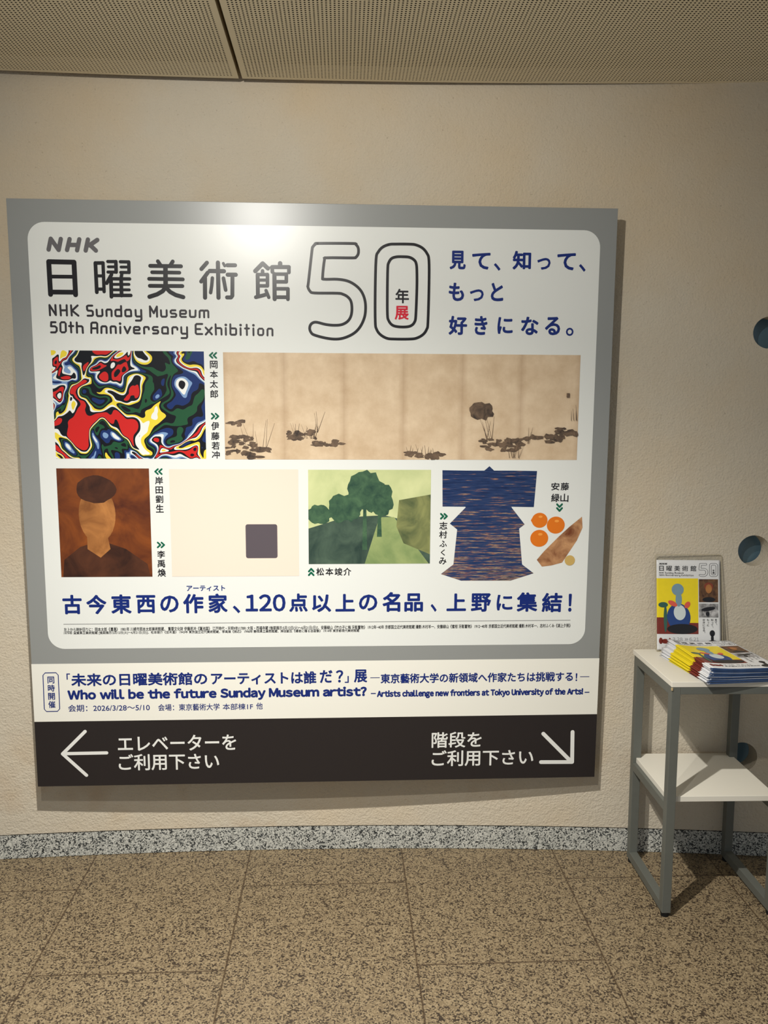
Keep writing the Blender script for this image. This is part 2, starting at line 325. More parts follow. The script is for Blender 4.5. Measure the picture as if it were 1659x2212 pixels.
# ------------------------------------------------------------------ layout of the sign's print, in millimetres from the sign's top left corner
STROKES = {
 'logo': [[[(118.4,147.2),(126.4,115.5),(148.2,147.8),(156.1,115.7)],12.9,0],[[(173.1,147.7),(182.2,115.8)],12.9,0],[[(202.9,148.2),(211.0,116.0)],12.9,0],[[(178.4,132.6),(206.9,132.7)],12.9,0],[[(228.4,148.5),(236.6,116.3)],12.9,0],[[(264.4,117.0),(240.1,133.3)],12.9,0],[[(242.0,132.0),(258.9,148.2)],12.9,0]],
 'title': [[[(117.0,182.7),(117.9,278.9)],14.8,0],[[(192.1,183.3),(192.6,279.2)],14.8,0],[[(117.0,182.7),(192.1,183.3)],14.4,0],[[(119.5,226.4),(191.7,226.1)],11.1,0],[[(117.3,272.1),(191.5,271.9)],14.1,0],[[(255.9,184.9),(256.6,271.0)],11.4,0],[[(278.7,184.3),(278.6,269.0)],10.3,0],[[(255.9,184.9),(278.7,184.3)],10.7,0],[[(256.7,222.7),(279.0,222.6)],9.3,0],[[(256.0,261.9),(278.3,261.7)],9.7,0],[[(293.1,180.0),(317.2,179.8)],9.6,0],[[(294.0,195.5),(316.2,195.3)],8.3,0],[[(292.4,211.0),(317.0,210.8)],9.3,0],[[(317.2,179.8),(317.0,210.8)],10.8,0],[[(330.7,180.2),(355.8,180.3)],9.7,0],[[(332.0,195.7),(355.2,195.5)],8.4,0],[[(330.5,211.6),(355.6,211.4)],9.3,0],[[(355.8,180.3),(355.6,211.4)],10.4,0],[[(302.9,217.9),(287.4,244.0)],10.8,0],[[(300.5,232.5),(300.0,283.9)],11.5,0],[[(333.5,216.7),(330.7,230.4)],10.4,0],[[(331.1,230.4),(330.7,280.0)],11.5,0],[[(300.9,230.7),(356.7,230.6)],10.1,0],[[(301.2,247.2),(354.3,246.7)],8.6,0],[[(300.6,263.3),(354.6,262.9)],8.6,0],[[(300.9,279.9),(358.7,279.4)],10.4,0],[[(443.4,177.3),(451.0,188.6)],11.5,0],[[(488.1,177.3),(480.8,188.3)],11.5,0],[[(419.8,191.1),(512.5,191.1)],11.6,0],[[(424.8,209.9),(507.3,210.1)],10.8,0],[[(415.2,229.5),(517.0,229.8)],11.2,0],[[(416.8,250.3),(515.1,249.8)],11.5,0],[[(465.6,192.1),(464.4,256.3)],14.0,0],[[(463.9,254.5),(455.1,265.6),(438.0,275.3),(414.7,282.9)],12.7,0],[[(464.8,254.5),(477.5,267.6),(494.1,276.7),(516.8,282.8)],12.7,0],[[(591.2,179.5),(573.9,198.5)],12.0,0],[[(592.9,208.9),(572.4,235.6)],12.0,0],[[(584.0,224.1),(583.0,283.6)],12.7,0],[[(624.4,178.8),(623.9,283.3)],12.7,0],[[(599.1,203.9),(642.2,204.1)],12.7,0],[[(606.6,224.8),(604.0,247.8),(600.3,268.5)],10.5,0],[[(640.2,225.1),(646.2,260.0)],11.3,0],[[(640.8,180.8),(644.7,188.3)],8.6,0],[[(652.8,186.2),(676.3,186.0)],12.0,0],[[(653.2,214.3),(678.0,214.1)],12.4,0],[[(667.8,214.2),(666.2,276.9),(662.1,282.1),(649.9,282.2)],12.0,0],[[(737.2,202.5),(760.3,179.5),(775.9,194.0)],12.9,0],[[(776.5,193.1),(786.1,190.4)],6.2,0],[[(759.6,201.7),(759.5,209.3)],11.0,0],[[(744.4,213.0),(744.3,275.2)],12.0,0],[[(744.4,212.6),(774.4,212.4)],10.1,0],[[(774.4,212.4),(773.9,246.2)],10.8,0],[[(745.4,229.2),(774.1,228.9)],9.3,0],[[(745.1,246.4),(773.9,246.2)],10.5,0],[[(737.9,280.6),(760.2,274.9),(768.7,272.1)],11.5,0],[[(769.4,260.3),(777.5,280.6)],10.4,0],[[(813.4,178.5),(813.3,189.0)],13.5,0],[[(789.1,189.8),(840.1,189.3)],12.0,0],[[(789.1,189.8),(789.4,204.4)],11.2,0],[[(840.1,189.3),(840.0,205.1)],11.1,0],[[(795.5,210.8),(795.4,285.5)],12.7,0],[[(796.0,210.8),(832.0,210.5)],10.3,0],[[(832.0,210.5),(831.7,233.4)],11.0,0],[[(796.9,233.6),(831.7,233.4)],11.0,0],[[(796.6,254.6),(836.5,254.3)],10.8,0],[[(836.5,254.3),(836.1,285.7)],11.1,0],[[(796.2,279.8),(836.2,279.5)],11.1,0]],
 'english_line': [[[(113.3,341.1),(113.0,310.8),(130.9,340.3),(130.6,310.7)],6.2,0],[[(145.1,310.8),(145.8,341.3)],6.1,0],[[(164.4,310.7),(163.9,341.2)],6.1,0],[[(145.4,326.1),(164.1,325.9)],6.2,0],[[(177.6,311.0),(178.4,341.1)],6.1,0],[[(197.3,311.1),(179.9,326.5),(198.2,341.6)],6.2,0],[[(241.1,311.2),(228.6,311.3),(225.1,313.9),(225.4,322.7),(227.9,326.1),(238.9,326.5),(242.1,329.1),(242.2,338.5),(239.4,341.3),(226.2,341.4)],6.2,0],[[(253.8,323.1),(254.0,339.1),(256.3,342.1),(268.0,342.0),(271.0,338.9),(270.8,323.0)],6.2,0],[[(283.3,341.5),(283.2,326.2),(285.8,322.4),(296.0,322.4),(298.5,325.6),(298.3,341.8)],6.2,0],[[(327.7,311.7),(327.7,341.6),(312.9,341.7),(310.1,338.7),(310.2,326.0),(313.0,322.7),(324.0,322.6),(327.2,325.9)],6.2,0],[[(357.6,341.0),(357.2,325.7),(354.9,322.4),(343.2,322.5),(340.0,325.8),(340.0,338.9),(342.5,341.7),(355.3,341.6)],6.2,0],[[(371.1,322.9),(371.4,339.1),(374.1,342.2),(386.3,342.1)],6.1,0],[[(388.1,322.8),(388.2,350.6),(385.4,354.4),(371.5,354.5)],6.2,0],[[(415.1,341.7),(415.0,311.7),(426.1,331.7),(436.0,312.0),(435.7,342.2)],6.2,0],[[(447.9,322.8),(448.3,339.2),(450.7,342.1),(462.4,342.0),(465.2,339.1),(465.2,322.7)],6.0,0],[[(491.9,322.5),(480.8,322.6),(477.3,325.2),(477.4,329.6),(480.5,332.4),(490.9,332.4),(494.2,335.0),(494.0,339.4),(491.3,342.2),(478.4,342.3)],5.9,0],[[(523.3,342.0),(509.5,342.1),(506.0,339.3),(506.2,325.7),(509.2,322.8),(521.6,322.7),(524.2,325.6),(524.0,330.6),(521.3,332.8),(507.5,332.9)],6.0,0],[[(535.6,322.6),(535.8,339.3),(538.4,341.9),(549.5,341.8),(552.3,339.2),(553.2,322.5)],6.0,0],[[(565.1,342.8),(565.5,325.3),(568.3,322.4),(576.7,322.3),(578.9,325.2),(578.9,342.7)],6.0,0],[[(579.3,325.2),(581.6,322.3),(589.6,322.2),(591.8,325.1),(591.8,342.6)],6.0,0]],
 'english_line_two': [[[(128.6,361.8),(115.8,361.9),(114.6,373.9),(126.7,374.0),(131.5,378.6),(131.1,387.4),(126.9,392.2),(114.1,392.3)],6.1,0],[[(146.4,361.7),(155.9,361.6),(159.0,365.3),(158.6,388.3),(154.9,391.8),(145.7,391.9),(142.5,388.4),(142.9,365.4)],6.2,1],[[(174.4,361.9),(174.6,391.9)],6.1,0],[[(169.0,372.9),(181.4,372.8)],6.2,0],[[(192.4,362.2),(192.0,392.5)],6.2,0],[[(191.9,373.2),(206.1,373.1),(209.2,375.9),(209.6,392.8)],6.2,0],[[(235.0,392.7),(236.2,364.8),(239.6,361.9),(250.7,361.8),(253.9,364.7),(253.4,392.5)],6.2,0],[[(235.6,379.0),(253.9,378.9)],6.2,0],[[(265.5,392.7),(266.2,375.6),(269.0,372.7),(279.0,372.6),(281.5,375.5),(281.3,392.6)],6.2,0],[[(294.1,392.5),(293.9,375.4),(296.7,372.7),(306.6,372.7),(309.2,375.3),(309.2,392.4)],6.2,0],[[(323.2,374.1),(322.9,392.8)],6.2,0],[[(322.9,364.2),(323.1,364.2)],7.9,0],[[(336.0,373.6),(344.2,392.6),(353.5,373.9)],6.2,0],[[(381.2,392.9),(366.8,392.9),(364.0,390.3),(364.5,376.5),(367.5,373.8),(379.0,373.7),(381.8,376.4),(381.6,380.7),(378.9,383.2),(364.9,383.3)],6.2,0],[[(395.2,393.0),(395.1,376.3),(398.1,373.6),(407.0,373.6),(409.5,376.2),(409.4,380.6)],6.2,0],[[(436.3,373.4),(424.7,373.4),(421.8,376.1),(421.6,380.5),(424.4,383.1),(434.9,383.1),(437.7,385.7),(437.5,390.1),(434.8,392.7),(422.3,392.8)],6.2,0],[[(467.3,393.0),(467.4,376.5),(465.2,373.6),(453.4,373.7),(450.2,376.6),(449.8,389.8),(452.4,392.6),(465.3,392.6)],6.0,0],[[(480.9,392.9),(480.9,376.4),(483.7,373.5),(493.5,373.4),(496.3,376.3),(496.2,380.7)],6.0,0],[[(508.2,373.3),(508.2,389.4),(510.7,392.7),(524.1,392.6)],6.0,0],[[(525.8,373.2),(525.6,402.6),(522.9,405.9),(508.4,406.0)],6.0,0],[[(572.4,362.8),(555.7,362.9),(552.2,366.0),(552.0,390.3),(554.9,393.3),(571.6,393.2)],6.0,0],[[(552.4,378.3),(566.0,378.3)],6.0,0],[[(582.6,373.5),(601.3,393.9)],6.0,0],[[(601.3,373.6),(582.5,394.5)],6.1,0],[[(613.2,363.4),(613.8,394.3)],6.0,0],[[(613.4,374.9),(627.9,374.8),(630.7,377.6),(630.8,394.2)],6.0,0],[[(644.2,374.2),(644.2,394.6)],6.0,0],[[(644.4,365.0),(644.6,365.0)],8.1,0],[[(658.3,363.1),(658.1,391.8),(661.0,394.5),(672.9,394.4),(675.6,391.7),(675.9,378.0),(673.3,375.2),(658.5,375.2)],6.0,0],[[(689.4,374.4),(689.4,394.9)],6.0,0],[[(689.6,365.1),(689.8,365.1)],8.0,0],[[(708.4,363.9),(708.7,394.8)],6.0,0],[[(703.2,375.2),(715.1,375.1)],6.1,0],[[(728.8,374.8),(728.9,395.2)],6.0,0],[[(729.0,365.3),(729.2,365.3)],8.0,0],[[(746.5,375.4),(756.6,375.3),(759.2,378.4),(759.0,391.6),(756.3,394.8),(746.2,394.8),(743.3,391.7),(743.5,378.5)],6.0,1],[[(772.0,395.6),(772.2,378.3),(775.0,375.2),(784.6,375.1),(787.3,378.2),(787.3,395.5)],6.0,0]],
 'five': [[[(931.4,117.8),(1035.8,116.7),(1045.8,120.0),(1052.0,127.9),(1053.7,138.3),(1052.0,149.0),(1045.7,157.0),(1035.7,159.5),(956.0,160.3),(949.0,166.4),(943.2,217.4),(947.6,224.2),(988.1,223.9),(1020.6,228.9),(1045.6,242.2),(1063.1,260.4),(1073.2,284.8),(1075.7,311.8),(1071.9,339.0),(1059.3,366.2),(1040.3,386.2),(1012.5,400.0),(984.8,405.1),(952.0,402.1),(916.8,393.1),(906.8,385.8),(902.4,374.7),(904.5,363.5),(912.1,356.1),(924.7,354.3),(952.3,360.7),(979.9,363.0),(1002.6,360.4),(1020.2,350.4),(1030.3,334.3),(1033.4,312.1),(1030.4,290.0),(1020.4,276.6),(1005.4,268.7),(987.9,265.9),(917.8,265.9),(904.1,260.4),(897.5,247.0),(899.4,234.8),(910.9,140.2),(914.0,128.1),(921.5,120.3)],8.5,1]],
 'zero': [[[(1148.0,118.0),(1168.0,116.6),(1210.5,116.2),(1230.5,118.2),(1250.6,127.2),(1264.6,142.8),(1271.1,163.4),(1272.3,236.6),(1270.4,350.0),(1266.8,372.3),(1255.5,388.6),(1235.3,399.9),(1212.5,403.0),(1164.3,403.3),(1141.5,400.9),(1121.2,389.4),(1109.8,373.3),(1105.9,351.1),(1105.3,262.5),(1107.6,162.5),(1114.4,140.6),(1128.1,126.0)],8.5,1],[[(1189.5,153.9),(1210.8,155.4),(1225.9,163.8),(1232.2,175.9),(1234.2,200.3),(1234.6,249.2),(1232.2,330.4),(1228.6,350.3),(1218.5,361.5),(1202.1,365.8),(1176.8,365.5),(1159.0,360.6),(1147.6,347.1),(1143.7,328.6),(1143.0,262.2),(1143.8,188.9),(1147.0,171.8),(1155.7,159.6),(1170.7,154.6)],8.5,1]],
 'arrow_left': [[[(161.0,1672.0),(85.2,1747.9),(159.1,1823.2)],11.0,0],[[(86.9,1747.3),(227.5,1746.7)],11.0,0]],
 'arrow_right': [[[(1677.1,1703.1),(1777.1,1805.2)],13.1,0],[[(1776.7,1698.5),(1779.0,1805.2),(1672.4,1803.7)],13.2,0]],
 'badge_outline': [[[(42.6,1471.8),(76.9,1471.5),(83.9,1480.0),(83.1,1593.6),(75.8,1602.0),(40.7,1602.2),(34.2,1594.3),(35.3,1480.1)],2.8,1]],
 'chevrons': [[[(601.8,450.2),(593.4,457.9),(601.5,465.5)],5.5,0],[[(613.3,450.1),(604.9,457.8),(613.0,465.5)],5.4,0],[[(595.3,637.4),(603.7,645.2),(595.0,653.0)],5.5,0],[[(607.2,637.4),(615.6,645.2),(606.9,653.0)],5.5,0],[[(423.5,811.2),(414.7,819.1),(423.0,826.9)],5.2,0],[[(435.3,811.2),(426.5,819.1),(434.8,826.9)],5.2,0],[[(415.4,1045.6),(423.7,1053.4),(414.9,1061.2)],5.3,0],[[(427.3,1045.6),(435.7,1053.5),(426.8,1061.2)],5.3,0],[[(894.4,1142.0),(902.0,1133.3),(909.6,1142.0)],5.9,0],[[(894.3,1154.1),(901.9,1145.4),(909.5,1154.2)],5.9,0],[[(1319.9,955.0),(1328.1,962.7),(1320.0,970.4)],5.9,0],[[(1331.2,955.1),(1339.4,962.7),(1331.4,970.4)],5.9,0],[[(1697.4,924.1),(1705.8,933.2),(1713.7,924.1)],6.0,0],[[(1697.7,936.7),(1706.2,945.8),(1714.1,936.7)],6.1,0]],
}
TEXT = [
 ['year_character', 'black', 0.025, [['年', [1168.1, 250.2, 1210.5, 294.1]]]],
 ['exhibition_character', 'red', 0.03, [['展', [1166.3, 301.8, 1210.0, 344.2]]]],
 ['slogan_lettering', 'blue', 0.034, [['見', [1335.4, 133.4, 1385.7, 189.9]], ['て', [1405.2, 138.6, 1462.5, 189.2]], ['、', [1473.6, 169.4, 1494.5, 192.2]], ['知', [1532.0, 131.5, 1589.9, 188.1]], ['っ', [1609.4, 151.7, 1651.4, 187.5]], ['て', [1671.8, 136.0, 1730.2, 188.1]], ['、', [1741.2, 168.9, 1762.6, 191.8]], ['も', [1334.0, 229.8, 1382.4, 285.7]], ['っ', [1400.2, 249.1, 1443.8, 285.2]], ['と', [1466.0, 228.7, 1505.4, 284.7]], ['好', [1335.3, 330.6, 1393.6, 389.0]], ['き', [1416.6, 330.0, 1457.5, 388.6]], ['に', [1489.3, 332.8, 1537.9, 384.7]], ['な', [1564.1, 331.0, 1619.3, 387.6]], ['る', [1639.8, 330.4, 1688.4, 387.2]], ['。', [1707.0, 363.5, 1731.4, 388.9]]]],
 ['artist_caption', 'black', 0.02, [['岡', [593.0, 474.1, 616.6, 498.0]], ['本', [592.3, 504.1, 617.1, 527.5]], ['太', [591.6, 533.6, 616.5, 557.7]], ['郎', [592.0, 563.8, 616.4, 588.6]]]],
 ['artist_caption', 'black', 0.02, [['伊', [592.7, 662.9, 617.1, 688.6]], ['藤', [591.9, 694.8, 617.7, 719.3]], ['若', [592.5, 724.9, 617.6, 749.5]], ['冲', [592.4, 753.8, 617.6, 777.9]]]],
 ['artist_caption', 'black', 0.02, [['岸', [413.4, 835.3, 437.8, 859.8]], ['田', [413.9, 866.1, 436.9, 889.1]], ['劉', [413.0, 894.4, 437.0, 918.5]], ['生', [413.1, 923.3, 437.6, 949.2]]]],
 ['artist_caption', 'black', 0.02, [['李', [412.6, 1071.9, 437.3, 1096.5]], ['禹', [413.2, 1101.8, 436.4, 1126.5]], ['煥', [412.3, 1130.8, 438.1, 1156.7]]]],
 ['artist_caption', 'black', 0.02, [['松', [918.1, 1130.2, 943.5, 1155.8]], ['本', [947.8, 1130.3, 973.2, 1156.0]], ['竣', [977.5, 1130.5, 1003.0, 1156.1]], ['介', [1005.5, 1130.6, 1031.0, 1156.2]]]],
 ['artist_caption', 'black', 0.02, [['志', [1315.8, 980.7, 1341.2, 1006.0]], ['村', [1315.0, 1010.2, 1341.0, 1035.0]], ['ふ', [1316.5, 1042.2, 1340.7, 1063.4]], ['く', [1321.7, 1071.2, 1335.1, 1091.9]], ['み', [1316.0, 1097.9, 1340.3, 1121.1]]]],
 ['artist_caption', 'black', 0.02, [['安', [1676.4, 853.7, 1703.5, 878.8]], ['藤', [1707.6, 853.7, 1734.7, 878.9]], ['緑', [1677.5, 889.6, 1704.7, 916.6]], ['山', [1707.5, 889.6, 1734.2, 916.6]]]],
 ['headline_lettering', 'blue', 0.033, [['古', [108.5, 1214.2, 169.3, 1278.0]], ['今', [183.2, 1214.6, 247.1, 1278.5]], ['東', [261.4, 1214.0, 325.7, 1277.9]], ['西', [341.2, 1216.6, 402.2, 1276.7]], ['の', [416.9, 1218.7, 475.8, 1274.5]], ['作', [489.9, 1213.6, 555.3, 1277.8]], ['家', [570.3, 1213.0, 631.8, 1277.2]], ['、', [648.4, 1253.4, 672.2, 1278.5]], ['120', [689.6, 1216.4, 818.4, 1273.9]], ['点', [829.9, 1214.5, 890.0, 1275.5]], ['以', [903.7, 1218.4, 966.0, 1277.0]], ['上', [979.5, 1217.0, 1042.8, 1275.7]], ['の', [1056.0, 1219.3, 1116.1, 1274.3]], ['名', [1132.7, 1211.7, 1191.3, 1277.9]], ['品', [1204.2, 1216.4, 1265.5, 1277.8]], ['、', [1290.6, 1252.6, 1310.3, 1278.7]], ['上', [1342.7, 1217.8, 1407.1, 1276.8]], ['野', [1423.1, 1217.7, 1489.1, 1279.8]], ['に', [1508.0, 1223.1, 1560.8, 1276.0]], ['集', [1574.6, 1215.5, 1643.2, 1280.9]], ['結', [1657.9, 1217.8, 1725.8, 1283.3]], ['！', [1746.4, 1221.4, 1757.6, 1282.2]]]],
 ['reading_lettering', 'blue', 0.03, [['アーティスト', [502.4, 1186.1, 625.3, 1205.0]]]],
 ['credits_lettering', 'black', 0.012, [['左上から時計回りに：岡本太郎《遭遇》 1981年 川崎市岡本太郎美術館蔵、 重要文化財 伊藤若冲《蓮池図》 江戸時代・天明9年(1789) 大阪・西福寺蔵 [後期展示:5月12日(火)〜6月21日(日)]、安藤緑山《竹の子に梅 牙彫置物》 1912年−40年 京都国立近代美術館蔵 撮影:木村羊一、安藤緑山《蜜柑 牙彫置物》 1912−40年 京都国立近代美術館蔵 撮影:木村羊一、志村ふくみ《湖上夕照》', [108.7, 1322.2, 1756.2, 1337.4]], ['1979年 滋賀県立美術館蔵 [後期展示:5月12日(火)〜6月21日(日)]、松本竣介《並木道》 1943年 東京国立近代美術館蔵、李禹煥《照応》 1998年 静岡県立美術館蔵、岸田劉生《椿君に贈る自画像》 1914年 東京都現代美術館蔵', [108.2, 1334.9, 1057.6, 1346.2]]]],
 ['badge_lettering', 'blue', 0.02, [['同', [48.8, 1484.5, 70.6, 1507.6]], ['時', [48.6, 1511.5, 71.0, 1534.7]], ['開', [48.4, 1539.3, 70.2, 1562.5]], ['催', [47.7, 1566.5, 70.1, 1590.4]]]],
 ['strip_title_lettering', 'blue', 0.03, [['「', [109.9, 1474.8, 121.5, 1495.4]], ['未来の日曜美術館の', [124.2, 1475.0, 561.0, 1518.5]], ['アーティストは誰', [573.1, 1475.6, 916.5, 1519.1]], ['だ', [927.5, 1472.7, 969.5, 1516.5]], ['?', [980.6, 1473.2, 1004.7, 1515.6]], ['」', [1009.6, 1493.6, 1022.9, 1517.0]], ['展', [1040.0, 1471.9, 1083.6, 1516.3]]]],
 ['strip_subtitle_lettering', 'blue', 0.026, [['東京藝術大学の新領域へ作家たちは挑戦する', [1127.9, 1487.2, 1770.9, 1521.3]], ['!', [1779.9, 1493.4, 1785.7, 1520.2]]]],
 ['strip_english_lettering', 'blue', 0.05, [['Who will be the future Sunday Museum artist?', [110.2, 1529.1, 1082.4, 1571.8]], ['Artists challenge new frontiers at Tokyo University of the Arts!', [1115.9, 1543.8, 1807.4, 1573.4]]]],
 ['strip_date_lettering', 'blue', 0.01, [['会期：2026/3/28〜5/10', [110.2, 1580.5, 372.7, 1604.2]], ['会場：東京藝術大学', [399.6, 1581.9, 599.1, 1605.5]], ['本部棟1F', [609.0, 1583.0, 707.9, 1604.9]], ['他', [718.3, 1581.2, 739.6, 1604.1]]]],
 ['lift_lettering', 'white', 0.016, [['エレベーターを', [264.7, 1688.7, 650.7, 1743.1]], ['ご利用下さい', [265.1, 1752.2, 593.4, 1809.6]]]],
 ['stairs_lettering', 'white', 0.016, [['階段を', [1300.0, 1691.9, 1468.5, 1747.6]], ['ご利用下さい', [1300.7, 1756.4, 1645.8, 1813.1]]]],
]
BOX = {'field': [57.7, 66.7, 1806.0, 1392.9], 'strip': [0, 1442.1, 1858.0, 1637.0], 'swirl': [110.4, 446.1, 575.2, 778.5], 'screen': [634.0, 448.1, 1756.8, 780.4], 'portrait': [109.2, 809.3, 395.5, 1156.4], 'cream': [457.6, 811.4, 863.0, 1156.5], 'patch': [693.8, 987.5, 794.7, 1097.9], 'street': [894.2, 812.7, 1286.2, 1117.8], 'rule': [108.4, 1308.5, 1755.4, 1313.3], 'dash1': [1093.9, 1499.4, 1124.9, 1501.6], 'dash2': [1795.1, 1504.4, 1826.2, 1506.6], 'dash3': [1095.8, 1553.1, 1112.3, 1556.4], 'dash4': [1812.5, 1558.1, 1828.7, 1561.4]}
SHAPE = {'robe': [[1322.7, 813.9], [1398.5, 815.0], [1457.9, 815.0], [1474.2, 800.8], [1489.4, 815.0], [1550.0, 815.0], [1628.7, 816.2], [1621.7, 933.3], [1548.6, 931.9], [1549.9, 935.5], [1593.2, 989.8], [1575.5, 1003.6], [1588.6, 1122.2], [1627.6, 1151.8], [1552.4, 1175.9], [1389.2, 1175.1], [1322.7, 1152.8], [1363.1, 1121.2], [1373.5, 1006.1], [1349.3, 986.8], [1399.8, 934.1], [1398.6, 931.7], [1324.8, 931.0]], 'shoot': [[1781.0, 964.9], [1784.0, 1001.2], [1766.7, 1043.6], [1720.6, 1116.6], [1684.5, 1126.3], [1654.2, 1129.8], [1636.7, 1107.1], [1658.9, 1079.8], [1705.8, 1031.3], [1741.0, 998.0]], 'o1': [[1642.1, 976.6], 25.9], 'o2': [[1695.6, 992.5], 29.5], 'o3': [[1642.6, 1035.9], 29.5], 'nut': [[1745.8, 1109.4], 17.0]}
# ------------------------------------------------------------------ the sign (local frame: x right, z up, printed face towards -y; layout in mm from its top left corner)
SW, SH_ = 1.8513, 1.8526
KX, KZ = SW / 1858.0, SH_ / 1860.0
sign = empty('exhibition_sign', (-0.0760, 2.6471, 0.2936), (0.0230, 0, 0))
tag(sign, 'large square grey and white exhibition sign board hung on the curved wall', 'sign')
def B(u, v, d=0.0): return ((u - 929.0) * KX, -d, (1860.0 - v) * KZ)
boxes('panel', [(-SW / 2, SW / 2, 0.0, 0.020, 0, SH_)], M['grey'], sign, 0.0012)
t_ = math.tan(0.0230)
for bx in (-0.55, 0.55):   # timber battens that hold the panel off the wall
    vs = []
    for z in (0.12, 1.74):
        y1 = (wall_y(bx - 0.0760, -0.003) - 2.6471) + t_ * z - 0.002
        vs += [(bx - 0.03, 0.02, z), (bx + 0.03, 0.02, z), (bx + 0.03, y1, z), (bx - 0.03, y1, z)]
    mesh_obj('batten', vs, [(0, 3, 2, 1), (4, 5, 6, 7), (0, 1, 5, 4), (1, 2, 6, 5), (2, 3, 7, 6), (3, 0, 4, 7)], M['batten'], sign)
L1, L2, L3, L4 = 0.0006, 0.0011, 0.0016, 0.0021
def rect_mesh(name, b, d, mat, parent=sign):
    return mesh_obj(name, [B(b[0], b[3], d), B(b[2], b[3], d), B(b[2], b[1], d), B(b[0], b[1], d)], [(0, 1, 2, 3)], mat, parent)
def rounded(b, r, n=10):
    pts = []
    for cx, cy, a0 in ((b[2] - r, b[1] + r, -90), (b[2] - r, b[3] - r, 0), (b[0] + r, b[3] - r, 90), (b[0] + r, b[1] + r, 180)):
        for i in range(n + 1):
            a = math.radians(a0 + 90 * i / n); pts.append((cx + r * math.cos(a), cy + r * math.sin(a)))
    return pts
def poly_mesh(name, pts, d, mat, parent=sign):
    vs = [B(p[0], p[1], d) for p in pts]
    return mesh_obj(name, vs, [tuple(reversed(range(len(pts))))], mat, parent)
field = poly_mesh('white_field', rounded(BOX['field'], 52), L1, M['field']); tag(field, 'white field with rounded corners')
strip = rect_mesh('white_strip', BOX['strip'], L1, M['strip'])
dark = rect_mesh('dark_strip', [0, BOX['strip'][3], 1858, 1860], L1, M['dark']); tag(dark, 'dark direction strip')

def catmull(pts, closed, n=5):
    if len(pts) < 3: return pts
    out = []; N = len(pts)
    for i in range(N if closed else N - 1):
        g = lambda k: pts[k % N] if closed else pts[max(0, min(N - 1, k))]
        p0, p1, p2, p3 = g(i - 1), g(i), g(i + 1), g(i + 2)
        for j in range(n):
            t = j / n; out.append(tuple(0.5 * (2 * b + (c - a) * t + (2 * a - 5 * b + 4 * c - d) * t * t + (3 * b - a - 3 * c + d) * t ** 3) for a, b, c, d in zip(p0, p1, p2, p3)))
    if not closed: out.append(pts[-1])
    return out
def stroke_geo(strokes, smooth=False):
    """2D verts and faces for round-ended strokes"""
    V = []; Fc = []
    for pts, wd, closed in strokes:
        r = wd / 2
        if smooth: pts = catmull(pts, closed, 4)
        N = len(pts)
        if closed:
            for i in range(N):
                a = pts[i - 1]; c = pts[(i + 1) % N]; tx, ty = c[0] - a[0], c[1] - a[1]; l = math.hypot(tx, ty) or 1
                V += [(pts[i][0] - ty / l * r, pts[i][1] + tx / l * r), (pts[i][0] + ty / l * r, pts[i][1] - tx / l * r)]
            k = len(V) - 2 * N
            for i in range(N):
                a = k + 2 * i; b = k + 2 * ((i + 1) % N); Fc.append((a, a + 1, b + 1, b))
            continue
        for i in range(N):
            k = len(V); V += [(pts[i][0] + r * math.cos(a), pts[i][1] + r * math.sin(a)) for a in [2 * math.pi * q / 14 for q in range(14)]]
            Fc.append(tuple(range(k, k + 14)))
            if i:
                p, q = pts[i - 1], pts[i]; tx, ty = q[0] - p[0], q[1] - p[1]; l = math.hypot(tx, ty)
                if l < 1e-6: continue
                nx, ny = -ty / l * r, tx / l * r; k = len(V)
                V += [(p[0] + nx, p[1] + ny), (p[0] - nx, p[1] - ny), (q[0] - nx, q[1] - ny), (q[0] + nx, q[1] + ny)]; Fc.append((k, k + 1, k + 2, k + 3))
    return V, Fc
_cache = {}; LIFT = {}; KEEP = []
def glyph_raw(s, res=3):
    """2D outline fill of a string in the built-in font"""
    if s not in _cache:
        cu = bpy.data.curves.new('txt', 'FONT'); cu.body = s; cu.size = 1.0; cu.resolution_u = res; cu.fill_mode = 'FRONT'
        o = bpy.data.objects.new('txt', cu); C.objects.link(o)
        dg = bpy.context.evaluated_depsgraph_get(); me = bpy.data.meshes.new_from_object(o.evaluated_get(dg))
        _cache[s] = ([(v.co.x, v.co.y) for v in me.vertices], [tuple(p.vertices) for p in me.polygons])
        bpy.data.objects.remove(o); bpy.data.meshes.remove(me); bpy.data.curves.remove(cu)
    return _cache[s]
def latin_raw(s, gap):
    """grotesque Latin set from the font's full-width letters, spaced by their ink"""
    V = []; Fc = []; x = 0.0
    for ch in s:
        if ch == ' ': x += 0.30; continue
        vs, fs = glyph_raw(chr(ord(ch) + 0xFEE0)); x0 = min(v[0] for v in vs); x1 = max(v[0] for v in vs); k = len(V)
        g = gap * (0.6 if ch in 'rtfvwykAT/' else 1.0)
        V += [(a - x0 + x, b) for a, b in vs]; Fc += [tuple(i + k for i in f) for f in fs]; x += x1 - x0 + g
    return V, Fc
